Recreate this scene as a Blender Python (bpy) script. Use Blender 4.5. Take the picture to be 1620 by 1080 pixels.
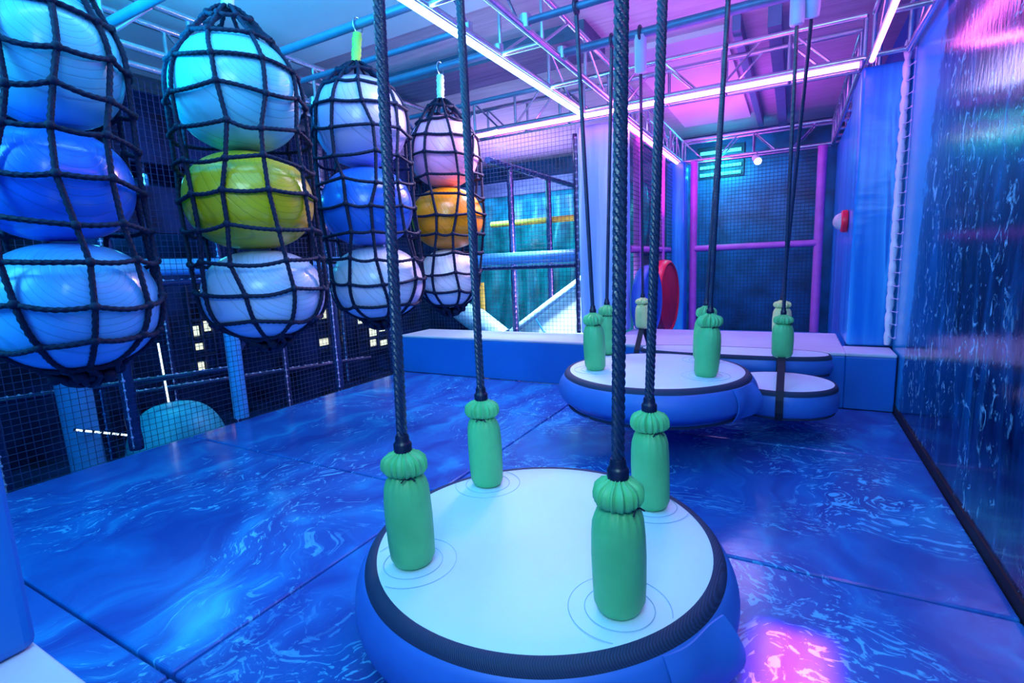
import bpy, math, random
import numpy as np
from mathutils import Vector, Matrix

for _o in list(bpy.data.objects):
    bpy.data.objects.remove(_o, do_unlink=True)
random.seed(7)
SC = bpy.context.scene
COL = SC.collection
PI = math.pi

# ------------------------------------------------------------------ camera
cam_d = bpy.data.cameras.new('camera')
cam_d.sensor_width = 36.0
cam_d.lens = 800.0 / 1620.0 * 36.0
cam_d.clip_start = 0.02
cam_o = bpy.data.objects.new('camera', cam_d)
COL.objects.link(cam_o)
CR = ((0.876084307, 0.480361884, -0.041578208),
      (0.03718141, -0.153284017, -0.987482432),
      (-0.480722196, 0.863571926, -0.152150254))
cm = Matrix.Identity(4)
for i in range(3):
    cm[i][0] = CR[0][i]
    cm[i][1] = -CR[1][i]
    cm[i][2] = -CR[2][i]
cm.translation = Vector((0, 0, 1.5))
cam_o.matrix_world = cm
SC.camera = cam_o

# ------------------------------------------------------------------ colour management, world
SC.view_settings.view_transform = 'Standard'
SC.view_settings.look = 'None'
SC.view_settings.gamma = 1
SC.view_settings.use_curve_mapping = False
SC.view_settings.exposure = 0.18

W = bpy.data.worlds.new('world')
SC.world = W
W.use_nodes = True
W.node_tree.nodes['Background'].inputs[0].default_value = (0.01, 0.24, 0.80, 1)
W.node_tree.nodes['Background'].inputs[1].default_value = 0.55


def area(name, loc, target, size, power, color, sy=None, spread=PI, spec=1.0):
    d = bpy.data.lights.new(name, 'AREA')
    d.shape = 'RECTANGLE'
    d.size = size
    d.size_y = sy or size
    d.energy = power
    d.color = color
    d.spread = spread
    d.specular_factor = spec
    o = bpy.data.objects.new(name, d)
    COL.objects.link(o)
    o.location = loc
    o.rotation_euler = (Vector(target) - Vector(loc)).to_track_quat('-Z', 'Y').to_euler()
    return o


CYAN = (0.06, 0.66, 1.0)
BLUE = (0.03, 0.42, 1.0)
MAG = (0.80, 0.08, 1.0)
area('fill_front_left', (-2.9, -0.9, 3.3), (-2.2, 2.4, 0.6), 1.8, 125, CYAN, spec=0.25)  # unseen cyan fill added overhead, left of the camera
area('fill_front', (0.2, -1.0, 3.5), (-1.6, 3.2, 0.4), 1.8, 112, (0.40, 0.82, 1.0), spec=0.3)  # pale blue fill added above the camera, no fixture built
area('fill_blue_wash', (-1.0, 1.6, 3.75), (-1.0, 1.9, 0.0), 2.6, 60, BLUE)  # broad blue fill added under the ceiling, not a lamp of the room
area('fill_ceiling_cyan', (-3.3, 0.9, 2.95), (-3.6, 2.2, 3.85), 1.0, 120, (0.0, 0.55, 1.0))  # added to brighten the left ceiling in cyan, source unseen
area('fill_net_warm', (-1.95, 4.5, 2.95), (-2.8, 3.9, 1.9), 0.5, 38, (1.0, 0.62, 0.92), spread=2.2)  # extra pink fill added to brighten the farthest ball net
area('fill_net_white', (-1.95, 2.9, 2.95), (-2.8, 3.0, 1.8), 0.5, 5, (0.8, 0.65, 1.0), spread=2.2)  # extra lilac fill added for the net on the green strap
area('fill_floor_patch_pink', (0.06, 1.84, 3.1), (0.06, 1.84, 0.0), 0.22, 12, (1.0, 0.02, 0.6), sy=0.52, spread=0.05, spec=0.0)  # narrow light added to throw the pink floor patch, no lamp built
area('fill_ceiling_magenta', (-0.7, 5.0, 2.6), (-0.6, 5.2, 3.85), 1.6, 14, MAG)  # upward fill added to tint the ceiling magenta
area('fill_rear_magenta', (-1.2, 8.4, 2.3), (-1.4, 8.6, 3.85), 1.2, 40, MAG)  # added upward fill for the magenta ceiling of the rear passage
area('fill_rear_passage', (-0.8, 7.9, 3.4), (-0.8, 7.6, 0.0), 1.2, 26, (0.52, 0.42, 1.0))  # lilac fill added over the rear passage
area('fill_landing', (-3.6, 6.0, 3.15), (-3.4, 5.8, 0.5), 0.6, 42, (0.6, 0.72, 1.0))  # added fill to lift the long step and its pillar
area('fill_side_room', (-4.9, 9.1, 2.5), (-5.1, 9.3, 3.86), 1.4, 90, (0.48, 0.26, 1.0), spec=0.2)  # upward fill added to turn the side room ceiling lilac
area('fill_curtain_teal', (-5.0, 8.3, 2.9), (-4.6, 9.9, 0.9), 1.0, 70, (0.14, 0.80, 0.85))  # teal fill added in front of the curtains, source unseen
area('fill_slide', (-3.2, 6.75, 2.6), (-3.2, 7.4, 0.5), 0.4, 90, (0.6, 0.92, 1.0), spread=1.6, spec=0.0)  # fill added only to brighten the white slide
area('fill_rear_teal', (-1.3, 10.35, 3.35), (-1.25, 11.2, 1.9), 0.4, 65, (0.0, 0.8, 1.0))  # added light for the teal glow behind the far netting
area('fill_play_frame', (-6.9, 3.3, 2.9), (-6.2, 2.8, -0.5), 0.8, 36, (0.05, 0.75, 1.0), spec=0.0)  # cyan fill added over the dark play frame

# ------------------------------------------------------------------ materials
def nmat(name):
    m = bpy.data.materials.new(name)
    m.use_nodes = True
    nt = m.node_tree
    return m, nt, nt.nodes['Principled BSDF']


def N(nt, typ, **kw):
    n = nt.nodes.new(typ)
    for k, v in kw.items():
        if k in n.inputs:
            n.inputs[k].default_value = v
        else:
            setattr(n, k, v)
    return n


def ramp(nt, stops, interp='LINEAR'):
    r = nt.nodes.new('ShaderNodeValToRGB')
    r.color_ramp.interpolation = interp
    e = r.color_ramp.elements
    while len(e) < len(stops):
        e.new(0.5)
    for el, (p, c) in zip(e, stops):
        el.position = p
        el.color = c if len(c) == 4 else (*c, 1)
    return r


def coords(nt, scale=(1, 1, 1), kind='Object', rot=(0, 0, 0)):
    tc = nt.nodes.new('ShaderNodeTexCoord')
    mp = nt.nodes.new('ShaderNodeMapping')
    mp.inputs['Scale'].default_value = scale
    mp.inputs['Rotation'].default_value = rot
    nt.links.new(tc.outputs[kind], mp.inputs[0])
    return mp.outputs[0]


def plain(name, col, rough=0.5, metal=0.0, var=0.12, nscale=6.0, bump=0.0, bscale=60.0, coat=0.0,
          sub=0.0, spec=0.5):
    """solid colour with a little procedural wear in colour and surface"""
    m, nt, b = nmat(name)
    co = coords(nt)
    n = N(nt, 'ShaderNodeTexNoise', Scale=nscale, Detail=4.0)
    nt.links.new(co, n.inputs['Vector'])
    lo = tuple(c * (1 - var) for c in col)
    hi = tuple(min(1, c * (1 + var)) for c in col)
    r = ramp(nt, [(0.3, lo), (0.7, hi)])
    nt.links.new(n.outputs[0], r.inputs[0])
    nt.links.new(r.outputs[0], b.inputs['Base Color'])
    b.inputs['Roughness'].default_value = rough
    b.inputs['Metallic'].default_value = metal
    b.inputs['Coat Weight'].default_value = coat
    b.inputs['Specular IOR Level'].default_value = spec
    if sub:
        b.inputs['Subsurface Weight'].default_value = sub
        b.inputs['Subsurface Radius'].default_value = (0.1, 0.1, 0.1)
    if bump:
        n2 = N(nt, 'ShaderNodeTexNoise', Scale=bscale, Detail=3.0)
        nt.links.new(co, n2.inputs['Vector'])
        bp = N(nt, 'ShaderNodeBump', Strength=bump, Distance=0.01)
        nt.links.new(n2.outputs[0], bp.inputs['Height'])
        nt.links.new(bp.outputs[0], b.inputs['Normal'])
    return m


def emit(name, col, strength):
    m, nt, b = nmat(name)
    b.inputs['Base Color'].default_value = (*col, 1)
    b.inputs['Emission Color'].default_value = (*col, 1)
    b.inputs['Emission Strength'].default_value = strength
    b.inputs['Roughness'].default_value = 0.3
    return m


def water_floor():
    m, nt, b = nmat('water_print_vinyl')
    L = nt.links.new
    tc = nt.nodes.new('ShaderNodeTexCoord')
    warp = N(nt, 'ShaderNodeTexNoise', Scale=0.9, Detail=3.0)
    L(tc.outputs['Object'], warp.inputs['Vector'])
    sub = N(nt, 'ShaderNodeVectorMath', operation='SUBTRACT')
    sub.inputs[1].default_value = (0.5, 0.5, 0.5)
    L(warp.outputs['Color'], sub.inputs[0])
    sc = N(nt, 'ShaderNodeVectorMath', operation='SCALE')
    sc.inputs['Scale'].default_value = 1.5
    L(sub.outputs[0], sc.inputs[0])
    add = N(nt, 'ShaderNodeVectorMath', operation='ADD')
    L(tc.outputs['Object'], add.inputs[0])
    L(sc.outputs[0], add.inputs[1])
    mp = nt.nodes.new('ShaderNodeMapping')
    mp.inputs['Scale'].default_value = (5.6, 2.1, 1.0)
    mp.inputs['Rotation'].default_value = (0, 0, 0.30)
    L(add.outputs[0], mp.inputs[0])
    n1 = N(nt, 'ShaderNodeTexNoise', Scale=3.9, Detail=7.0, Roughness=0.62, Distortion=1.25)
    L(mp.outputs[0], n1.inputs['Vector'])
    foam1 = ramp(nt, [(0.575, (0, 0, 0)), (0.63, (1, 1, 1))])
    L(n1.outputs[0], foam1.inputs[0])
    # the right mats carry a choppier print than the left ones
    mpb = nt.nodes.new('ShaderNodeMapping')
    mpb.inputs['Scale'].default_value = (1.0, 1.9, 1.0)
    mpb.inputs['Rotation'].default_value = (0, 0, -0.3)
    L(add.outputs[0], mpb.inputs[0])
    nb = N(nt, 'ShaderNodeTexNoise', Scale=13.0, Detail=3.0, Roughness=0.6, Distortion=1.3)
    L(mpb.outputs[0], nb.inputs['Vector'])
    foam2 = ramp(nt, [(0.555, (0, 0, 0)), (0.60, (1, 1, 1))])
    L(nb.outputs[0], foam2.inputs[0])
    sep = nt.nodes.new('ShaderNodeSeparateXYZ')
    L(add.outputs[0], sep.inputs[0])
    side = N(nt, 'ShaderNodeMapRange')
    side.inputs['From Min'].default_value = -2.2
    side.inputs['From Max'].default_value = -1.4
    L(sep.outputs['X'], side.inputs[0])
    foam = N(nt, 'ShaderNodeMix', data_type='RGBA')
    L(side.outputs[0], foam.inputs[0])
    L(foam1.outputs[0], foam.inputs[6])
    L(foam2.outputs[0], foam.inputs[7])
    n2 = N(nt, 'ShaderNodeTexNoise', Scale=0.8, Detail=4.0)
    L(add.outputs[0], n2.inputs['Vector'])
    mask = ramp(nt, [(0.45, (0, 0, 0)), (0.54, (1, 1, 1))])
    L(n2.outputs[0], mask.inputs[0])
    mul = N(nt, 'ShaderNodeMath', operation='MULTIPLY')
    L(foam.outputs[2], mul.inputs[0])
    L(mask.outputs[0], mul.inputs[1])
    n3 = N(nt, 'ShaderNodeTexNoise', Scale=0.7, Detail=5.0, Distortion=0.3)
    L(mp.outputs[0], n3.inputs['Vector'])
    base = ramp(nt, [(0.35, (0.022, 0.075, 0.38)), (0.55, (0.022, 0.14, 0.52)), (0.78, (0.02, 0.32, 0.72))])
    L(n3.outputs[0], base.inputs[0])
    mix = N(nt, 'ShaderNodeMix', data_type='RGBA')
    L(mul.outputs[0], mix.inputs[0])
    L(base.outputs[0], mix.inputs[6])
    mix.inputs[7].default_value = (0.09, 0.52, 0.92, 1)
    L(mix.outputs[2], b.inputs['Base Color'])
    b.inputs['Roughness'].default_value = 0.17
    n4 = N(nt, 'ShaderNodeTexNoise', Scale=9.0, Detail=2.0)
    L(tc.outputs['Object'], n4.inputs['Vector'])
    bp = N(nt, 'ShaderNodeBump', Strength=0.06, Distance=0.02)
    L(n4.outputs[0], bp.inputs['Height'])
    L(bp.outputs[0], b.inputs['Normal'])
    return m


def water_wall():
    m, nt, b = nmat('water_print_wall_vinyl')
    L = nt.links.new
    co = coords(nt, (1, 2.6, 0.55))
    n1 = N(nt, 'ShaderNodeTexNoise', Scale=2.2, Detail=6.0, Roughness=0.6, Distortion=0.5)
    L(co, n1.inputs['Vector'])
    base = ramp(nt, [(0.34, (0.0, 0.004, 0.018)), (0.5, (0.0, 0.028, 0.11)), (0.7, (0.004, 0.14, 0.36))])
    L(n1.outputs[0], base.inputs[0])
    # falling streaks
    co3 = coords(nt, (1, 9.0, 0.35))
    n5 = N(nt, 'ShaderNodeTexNoise', Scale=2.0, Detail=5.0)
    L(co3, n5.inputs['Vector'])
    st = ramp(nt, [(0.60, (0, 0, 0)), (0.72, (1, 1, 1))])
    L(n5.outputs[0], st.inputs[0])
    # spray
    co2 = coords(nt, (1, 1.3, 1.0))
    n2 = N(nt, 'ShaderNodeTexNoise', Scale=7.5, Detail=8.0, Roughness=0.70, Distortion=1.4)
    L(co2, n2.inputs['Vector'])
    foam = ramp(nt, [(0.56, (0, 0, 0)), (0.64, (1, 1, 1))])
    L(n2.outputs[0], foam.inputs[0])
    n3 = N(nt, 'ShaderNodeTexNoise', Scale=1.5, Detail=3.0, Distortion=0.8)
    L(co2, n3.inputs['Vector'])
    mask = ramp(nt, [(0.37, (0, 0, 0)), (0.54, (1, 1, 1))])
    L(n3.outputs[0], mask.inputs[0])
    mul = N(nt, 'ShaderNodeMath', operation='MULTIPLY')
    L(foam.outputs[0], mul.inputs[0])
    L(mask.outputs[0], mul.inputs[1])
    mx0 = N(nt, 'ShaderNodeMix', data_type='RGBA')
    st2 = N(nt, 'ShaderNodeMath', operation='MULTIPLY')
    L(st.outputs[0], st2.inputs[0])
    st2.inputs[1].default_value = 0.5
    L(st2.outputs[0], mx0.inputs[0])
    L(base.outputs[0], mx0.inputs[6])
    mx0.inputs[7].default_value = (0.02, 0.26, 0.40, 1)
    mix = N(nt, 'ShaderNodeMix', data_type='RGBA')
    L(mul.outputs[0], mix.inputs[0])
    L(mx0.outputs[2], mix.inputs[6])
    mix.inputs[7].default_value = (0.25, 0.75, 0.95, 1)
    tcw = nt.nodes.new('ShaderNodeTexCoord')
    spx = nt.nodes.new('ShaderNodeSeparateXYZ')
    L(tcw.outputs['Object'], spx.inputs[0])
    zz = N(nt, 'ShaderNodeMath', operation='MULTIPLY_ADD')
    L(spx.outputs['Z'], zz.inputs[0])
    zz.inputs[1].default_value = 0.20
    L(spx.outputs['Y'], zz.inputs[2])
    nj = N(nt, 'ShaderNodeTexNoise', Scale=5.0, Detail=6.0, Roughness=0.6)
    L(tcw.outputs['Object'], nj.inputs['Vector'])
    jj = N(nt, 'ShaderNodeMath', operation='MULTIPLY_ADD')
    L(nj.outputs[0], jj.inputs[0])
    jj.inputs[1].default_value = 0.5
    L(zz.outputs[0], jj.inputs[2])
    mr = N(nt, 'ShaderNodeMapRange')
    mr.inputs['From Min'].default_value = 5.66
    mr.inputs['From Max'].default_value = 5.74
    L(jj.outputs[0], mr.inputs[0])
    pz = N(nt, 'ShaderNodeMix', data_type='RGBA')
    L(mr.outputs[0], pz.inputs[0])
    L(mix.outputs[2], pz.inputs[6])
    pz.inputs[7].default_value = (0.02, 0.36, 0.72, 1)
    L(pz.outputs[2], b.inputs['Base Color'])
    b.inputs['Roughness'].default_value = 0.15
    b.inputs['Specular IOR Level'].default_value = 0.7
    co4 = coords(nt, (1, 1.0, 0.4))
    n4 = N(nt, 'ShaderNodeTexNoise', Scale=26.0, Detail=3.0)
    L(co4, n4.inputs['Vector'])
    bp = N(nt, 'ShaderNodeBump', Strength=0.16, Distance=0.01)
    L(n4.outputs[0], bp.inputs['Height'])
    L(bp.outputs[0], b.inputs['Normal'])
    return m


def streak_vinyl(name, dark, light, scale=5.0, axis='z'):
    m, nt, b = nmat(name)
    L = nt.links.new
    co = coords(nt, (1.6, 1.6, 0.10))
    n = N(nt, 'ShaderNodeTexNoise', Scale=scale, Detail=4.0, Distortion=0.3)
    L(co, n.inputs['Vector'])
    r = ramp(nt, [(0.42, dark), (0.58, tuple((a + c) / 2 for a, c in zip(dark, light))), (0.66, light), (0.70, dark)])
    L(n.outputs[0], r.inputs[0])
    L(r.outputs[0], b.inputs['Base Color'])
    b.inputs['Roughness'].default_value = 0.28
    n2 = N(nt, 'ShaderNodeTexNoise', Scale=3.0, Detail=2.0)
    co2 = coords(nt, (1, 1, 2.0))
    L(co2, n2.inputs['Vector'])
    bp = N(nt, 'ShaderNodeBump', Strength=0.25, Distance=0.03)
    L(n2.outputs[0], bp.inputs['Height'])
    L(bp.outputs[0], b.inputs['Normal'])
    return m


def ball_mat(name, col, rough=0.3):
    m, nt, b = nmat(name)
    L = nt.links.new
    tc = nt.nodes.new('ShaderNodeTexCoord')
    mp = nt.nodes.new('ShaderNodeMapping')
    mp.inputs['Rotation'].default_value = (0.3, 0.5, 0.2)
    L(tc.outputs['Object'], mp.inputs[0])
    w = N(nt, 'ShaderNodeTexWave', Scale=14.0, Distortion=0.6)
    w.wave_type = 'RINGS'
    w.rings_direction = 'X'
    L(mp.outputs[0], w.inputs['Vector'])
    rr = ramp(nt, [(0.0, (0, 0, 0)), (0.10, (1, 1, 1))])
    L(w.outputs['Fac'], rr.inputs[0])
    mix = N(nt, 'ShaderNodeMix', data_type='RGBA')
    L(rr.outputs[0], mix.inputs[0])
    mix.inputs[6].default_value = (*[c * 0.82 for c in col], 1)
    mix.inputs[7].default_value = (*col, 1)
    L(mix.outputs[2], b.inputs['Base Color'])
    bp = N(nt, 'ShaderNodeBump', Strength=0.25, Distance=0.004)
    L(rr.outputs[0], bp.inputs['Height'])
    L(bp.outputs[0], b.inputs['Normal'])
    b.inputs['Roughness'].default_value = rough
    b.inputs['Coat Weight'].default_value = 0.4
    b.inputs['Coat Roughness'].default_value = 0.12
    b.inputs['Subsurface Weight'].default_value = 0.15
    b.inputs['Subsurface Radius'].default_value = (0.15, 0.15, 0.15)
    return m


def boards(name, c1, c2, scale=(0.6, 7.0, 1)):
    m, nt, b = nmat(name)
    L = nt.links.new
    co = coords(nt, scale)
    n = N(nt, 'ShaderNodeTexNoise', Scale=5.0, Detail=6.0, Roughness=0.65)
    L(co, n.inputs['Vector'])
    r = ramp(nt, [(0.3, c1), (0.7, c2)])
    L(n.outputs[0], r.inputs[0])
    L(r.outputs[0], b.inputs['Base Color'])
    b.inputs['Roughness'].default_value = 0.6
    bp = N(nt, 'ShaderNodeBump', Strength=0.3, Distance=0.01)
    L(n.outputs[0], bp.inputs['Height'])
    L(bp.outputs[0], b.inputs['Normal'])
    return m


def webbing(name, col):
    m, nt, b = nmat(name)
    L = nt.links.new
    co = coords(nt, (1, 1, 1), rot=(0, 0, 0.8))
    w = N(nt, 'ShaderNodeTexWave', Scale=60.0, Distortion=0.4)
    w.bands_direction = 'DIAGONAL'
    L(co, w.inputs['Vector'])
    r = ramp(nt, [(0.2, tuple(c * 0.75 for c in col)), (0.8, tuple(c * 1.25 for c in col))])
    L(w.outputs['Fac'], r.inputs[0])
    L(r.outputs[0], b.inputs['Base Color'])
    b.inputs['Roughness'].default_value = 0.7
    bp = N(nt, 'ShaderNodeBump', Strength=0.3, Distance=0.003)
    L(w.outputs['Fac'], bp.inputs['Height'])
    L(bp.outputs[0], b.inputs['Normal'])
    return m


M = {}
M['floor'] = water_floor()
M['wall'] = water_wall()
M['dark_gap'] = plain('dark_gap_black', (0.004, 0.006, 0.012), 0.6)
M['vinyl_blue'] = plain('blue_vinyl', (0.008, 0.17, 0.62), 0.42, bump=0.08, bscale=4, nscale=2, var=0.08)
M['vinyl_pale'] = plain('pale_vinyl', (0.62, 0.68, 0.80), 0.4, bump=0.06, bscale=5, nscale=3, var=0.05)
M['disc_top'] = plain('white_vinyl', (0.66, 0.86, 0.98), 0.42, bump=0.04, bscale=6, nscale=3, var=0.03)
M['disc_side'] = plain('disc_blue_vinyl', (0.035, 0.17, 0.62), 0.42, bump=0.1, bscale=5, nscale=3, var=0.08)
M['stitch'] = plain('stitching_thread', (0.40, 0.62, 0.75), 0.7)
M['trim'] = webbing('dark_webbing', (0.012, 0.035, 0.10))
M['strap'] = plain('black_strap', (0.006, 0.012, 0.035), 0.7)
M['sleeve'] = plain('green_cover_cloth', (0.13, 0.62, 0.24), 0.42, bump=0.12, bscale=25, var=0.1, spec=0.35)
M['sleeve_pale'] = plain('yellow_cover_cloth', (0.80, 0.86, 0.38), 0.5, bump=0.12, bscale=25, var=0.1)
M['rope'] = plain('steel_core_rope', (0.004, 0.022, 0.085), 0.38, nscale=40, var=0.3, spec=0.9)
M['collar'] = plain('black_plastic', (0.006, 0.012, 0.05), 0.35)
M['net_rope'] = plain('net_rope', (0.003, 0.010, 0.045), 0.7, nscale=60, var=0.3, spec=0.3)
M['net'] = plain('net_cord', (0.006, 0.02, 0.10), 0.6)
M['steel'] = plain('brushed_steel', (0.60, 0.66, 0.74), 0.22, metal=0.9, nscale=8, var=0.1)
M['pipe'] = plain('galvanised_pipe', (0.12, 0.22, 0.38), 0.4, metal=0.4, nscale=8, var=0.1)
M['pillar'] = streak_vinyl('streaked_blue_vinyl', (0.0, 0.19, 0.68), (0.05, 0.50, 0.95), 4.0)
M['pillar_pale'] = streak_vinyl('streaked_pale_vinyl', (0.22, 0.50, 0.92), (0.52, 0.82, 1.0), 4.0)
M['ceil'] = boards('ceiling_board', (0.42, 0.42, 0.50), (0.62, 0.62, 0.68), (0.3, 4.0, 1))
M['ceil_panel'] = plain('smooth_ceiling_panel', (0.80, 0.82, 0.86), 0.6, nscale=1.5, var=0.05)
M['beam_dark'] = boards('dark_beam_boards', (0.05, 0.09, 0.18), (0.12, 0.18, 0.30), (0.3, 6.0, 1))
M['dark'] = plain('dark_backdrop', (0.006, 0.016, 0.06), 0.5, nscale=1.2, var=0.6)
M['dark_wall'] = plain('dark_wall_vinyl', (0.002, 0.016, 0.075), 0.6, nscale=2.5, var=0.8, spec=0.15)
M['rear_panel'] = plain('rear_panel_vinyl', (0.006, 0.07, 0.22), 0.35, nscale=2.5, var=0.6)
M['teal'] = plain('teal_curtain', (0.01, 0.26, 0.34), 0.3, nscale=3, var=0.5)
M['post_dark'] = plain('dark_padded_post', (0.01, 0.025, 0.12), 0.3, bump=0.5, bscale=18)
M['post_pink'] = plain('pink_padded_post', (0.62, 0.16, 0.62), 0.4, bump=0.3, bscale=20)
M['post_blue'] = plain('blue_padded_post', (0.10, 0.42, 0.90), 0.4, bump=0.1, bscale=12)
M['lace'] = plain('lacing_cord', (0.55, 0.5, 0.85), 0.3)
M['foam'] = plain('white_edge_padding', (0.75, 0.82, 0.92), 0.35, bump=0.4, bscale=20)
M['red'] = plain('red_plastic', (0.85, 0.015, 0.06), 0.35)
M['grey'] = plain('grey_plastic', (0.5, 0.52, 0.56), 0.4)
M['orange_bar'] = plain('yellow_padded_bar', (1.0, 0.42, 0.05), 0.5)
M['white'] = plain('white_fabric', (0.85, 0.90, 0.95), 0.5, bump=0.1, bscale=5)
M['tape_white'] = plain('white_cloth_tape', (0.72, 0.80, 0.84), 0.45, bump=0.6, bscale=22)
M['tape_green'] = plain('green_cloth_tape', (0.42, 0.66, 0.10), 0.5, bump=0.4, bscale=22)
M['sleeve_cyan'] = plain('pale_blue_padding', (0.45, 0.65, 0.85), 0.35)
M['led_cyan'] = emit('led_tube_cool_white', (0.25, 0.72, 1.0), 16.0)
M['led_pink'] = emit('led_tube_pink', (1.0, 0.16, 0.92), 16.0)
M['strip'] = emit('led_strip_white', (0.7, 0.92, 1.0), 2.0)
M['lit'] = emit('lit_window', (0.85, 0.86, 0.60), 0.9)
M['lamp_orange'] = emit('orange_lamp_glass', (1.0, 0.42, 0.06), 1.1)
M['dome'] = plain('cyan_inflatable', (0.05, 0.55, 0.75), 0.4)
M['lamp_lens'] = emit('lamp_lens', (0.9, 0.95, 1.0), 6.0)


# ------------------------------------------------------------------ mesh building
class MB:
    def __init__(s):
        s.v = []
        s.f = []

    def add(s, vs, fs):
        o = len(s.v)
        s.v.extend([tuple(map(float, p)) for p in vs])
        s.f.extend([tuple(i + o for i in f) for f in fs])
        return s

    def box(s, a, b):
        x0, y0, z0 = a
        x1, y1, z1 = b
        vs = [(x0, y0, z0), (x1, y0, z0), (x1, y1, z0), (x0, y1, z0), (x0, y0, z1), (x1, y0, z1), (x1, y1, z1), (x0, y1, z1)]
        fs = [(0, 3, 2, 1), (4, 5, 6, 7), (0, 1, 5, 4), (1, 2, 6, 5), (2, 3, 7, 6), (3, 0, 4, 7)]
        return s.add(vs, fs)

    def bar(s, p, q, w, h=None, seg=4):
        """straight bar with rectangular section (or a round one with seg>4)"""
        p, q = Vector(p), Vector(q)
        d = (q - p).normalized()
        up = Vector((0, 0, 1)) if abs(d.z) < 0.9 else Vector((0, 1, 0))
        a = d.cross(up).normalized()
        b = a.cross(d).normalized()
        h = h or w
        vs = []
        for c in (p, q):
            if seg == 4:
                for i, j in ((-1, -1), (1, -1), (1, 1), (-1, 1)):
                    vs.append(c + a * w * 0.5 * i + b * h * 0.5 * j)
            else:
                for k in range(seg):
                    t = 2 * PI * k / seg
                    vs.append(c + a * w * 0.5 * math.cos(t) + b * h * 0.5 * math.sin(t))
        n = seg
        fs = [tuple(range(n))[::-1], tuple(range(n, 2 * n))]
        for k in range(n):
            fs.append((k, (k + 1) % n, n + (k + 1) % n, n + k))
        return s.add(vs, fs)

    def sweep(s, pts, r, n=8, lobes=0, pitch=0.1, depth=0.22, closed=False, sub=None):
        P = np.array(pts, float)
        if sub:
            seg = np.linalg.norm(np.diff(P, axis=0), axis=1)
            L = np.concatenate([[0], np.cumsum(seg)])
            m = max(2, int(L[-1] / sub) + 1)
            t = np.linspace(0, L[-1], m)
            P = np.stack([np.interp(t, L, P[:, i]) for i in range(3)], 1)
        m = len(P)
        T = np.gradient(P, axis=0)
        T /= np.linalg.norm(T, axis=1)[:, None] + 1e-9
        u = np.array([1., 0, 0]) if abs(T[0][0]) < 0.8 else np.array([0, 1., 0])
        vs = []
        dist = 0
        rr = r if hasattr(r, '__len__') else [r] * m
        for i in range(m):
            u = u - T[i] * u.dot(T[i])
            u /= np.linalg.norm(u)
            w = np.cross(T[i], u)
            if i:
                dist += np.linalg.norm(P[i] - P[i - 1])
            ph = 2 * PI * dist / pitch if lobes else 0
            for k in range(n):
                a = 2 * PI * k / n
                q = rr[i]
                if lobes:
                    q *= (1 - depth) + depth * abs(math.cos(lobes * (a + ph / lobes) / 2))
                vs.append(P[i] + u * q * math.cos(a) + w * q * math.sin(a))
        fs = []
        for i in range(m - 1):
            for k in range(n):
                k2 = (k + 1) % n
                fs.append((i * n + k, i * n + k2, (i + 1) * n + k2, (i + 1) * n + k))
        fs.append(tuple(range(n))[::-1])
        fs.append(tuple(range((m - 1) * n, m * n)))
        return s.add(vs, fs)

    def lathe(s, prof, c=(0, 0, 0), n=48, mod=None, cap=True, tilt=(0, 0)):
        """profile (r, z) about a vertical axis; mod(a, i) multiplies the radius; tilt shifts x,y per z"""
        vs = []
        for i, (r, z) in enumerate(prof):
            for k in range(n):
                a = 2 * PI * k / n
                q = r * (mod(a, i) if mod else 1)
                vs.append((c[0] + q * math.cos(a) + tilt[0] * z, c[1] + q * math.sin(a) + tilt[1] * z, c[2] + z))
        m = len(prof)
        fs = []
        for i in range(m - 1):
            for k in range(n):
                k2 = (k + 1) % n
                fs.append((i * n + k, i * n + k2, (i + 1) * n + k2, (i + 1) * n + k))
        if cap:
            fs.append(tuple(range(n))[::-1])
            fs.append(tuple(range((m - 1) * n, m * n)))
        return s.add(vs, fs)

    def ball(s, c, r, n=8):
        prof = [(max(1e-4, r * math.sin(PI * i / n)), -r * math.cos(PI * i / n)) for i in range(n + 1)]
        return s.lathe(prof, c, n * 2, cap=False)

    def build(s, name, mat, parent=None, loc=None, smooth=True, bevel=0.0, ang=0.7):
        off = Vector(loc) if loc is not None else (parent['_w'] if False else None)
        me = bpy.data.meshes.new(name)
        base = Vector(loc) if loc is not None else Vector(BASE.get(parent.name, (0, 0, 0)) if parent else (0, 0, 0))
        vs = [(a - base.x, b - base.y, c - base.z) for a, b, c in s.v]
        me.from_pydata(vs, [], s.f)
        me.update()
        me.materials.append(M[mat] if isinstance(mat, str) else mat)
        o = bpy.data.objects.new(name, me)
        COL.objects.link(o)
        if parent:
            o.parent = parent
            BASE[o.name] = tuple(base)
            o['part_base'] = 0
            del o['part_base']
        elif loc is not None:
            o.location = base
            BASE[o.name] = tuple(base)
        if smooth:
            me.shade_smooth()
            if ang:
                try:
                    me.set_sharp_from_angle(angle=ang)
                except Exception:
                    pass
        if bevel:
            md = o.modifiers.new('bevel', 'BEVEL')
            md.width = bevel
            md.segments = 3
            md.limit_method = 'ANGLE'
        return o


BASE = {}


def thing(name, label, cat, loc=(0, 0, 0), group=None):
    o = bpy.data.objects.new(name, None)
    o.empty_display_size = 0.1
    COL.objects.link(o)
    o.location = loc
    BASE[o.name] = tuple(loc)
    o['label'] = label
    o['category'] = cat
    if group:
        o['group'] = group
    return o


def tag(o, label, cat, group=None, kind=None):
    o['label'] = label
    o['category'] = cat
    if group:
        o['group'] = group
    if kind:
        o['kind'] = kind
    return o


def struct(o, label=None):
    o['kind'] = 'structure'
    if label:
        o['label'] = label
    return o


# ------------------------------------------------------------------ the setting
XL, XR = -4.97, 0.86
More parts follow.
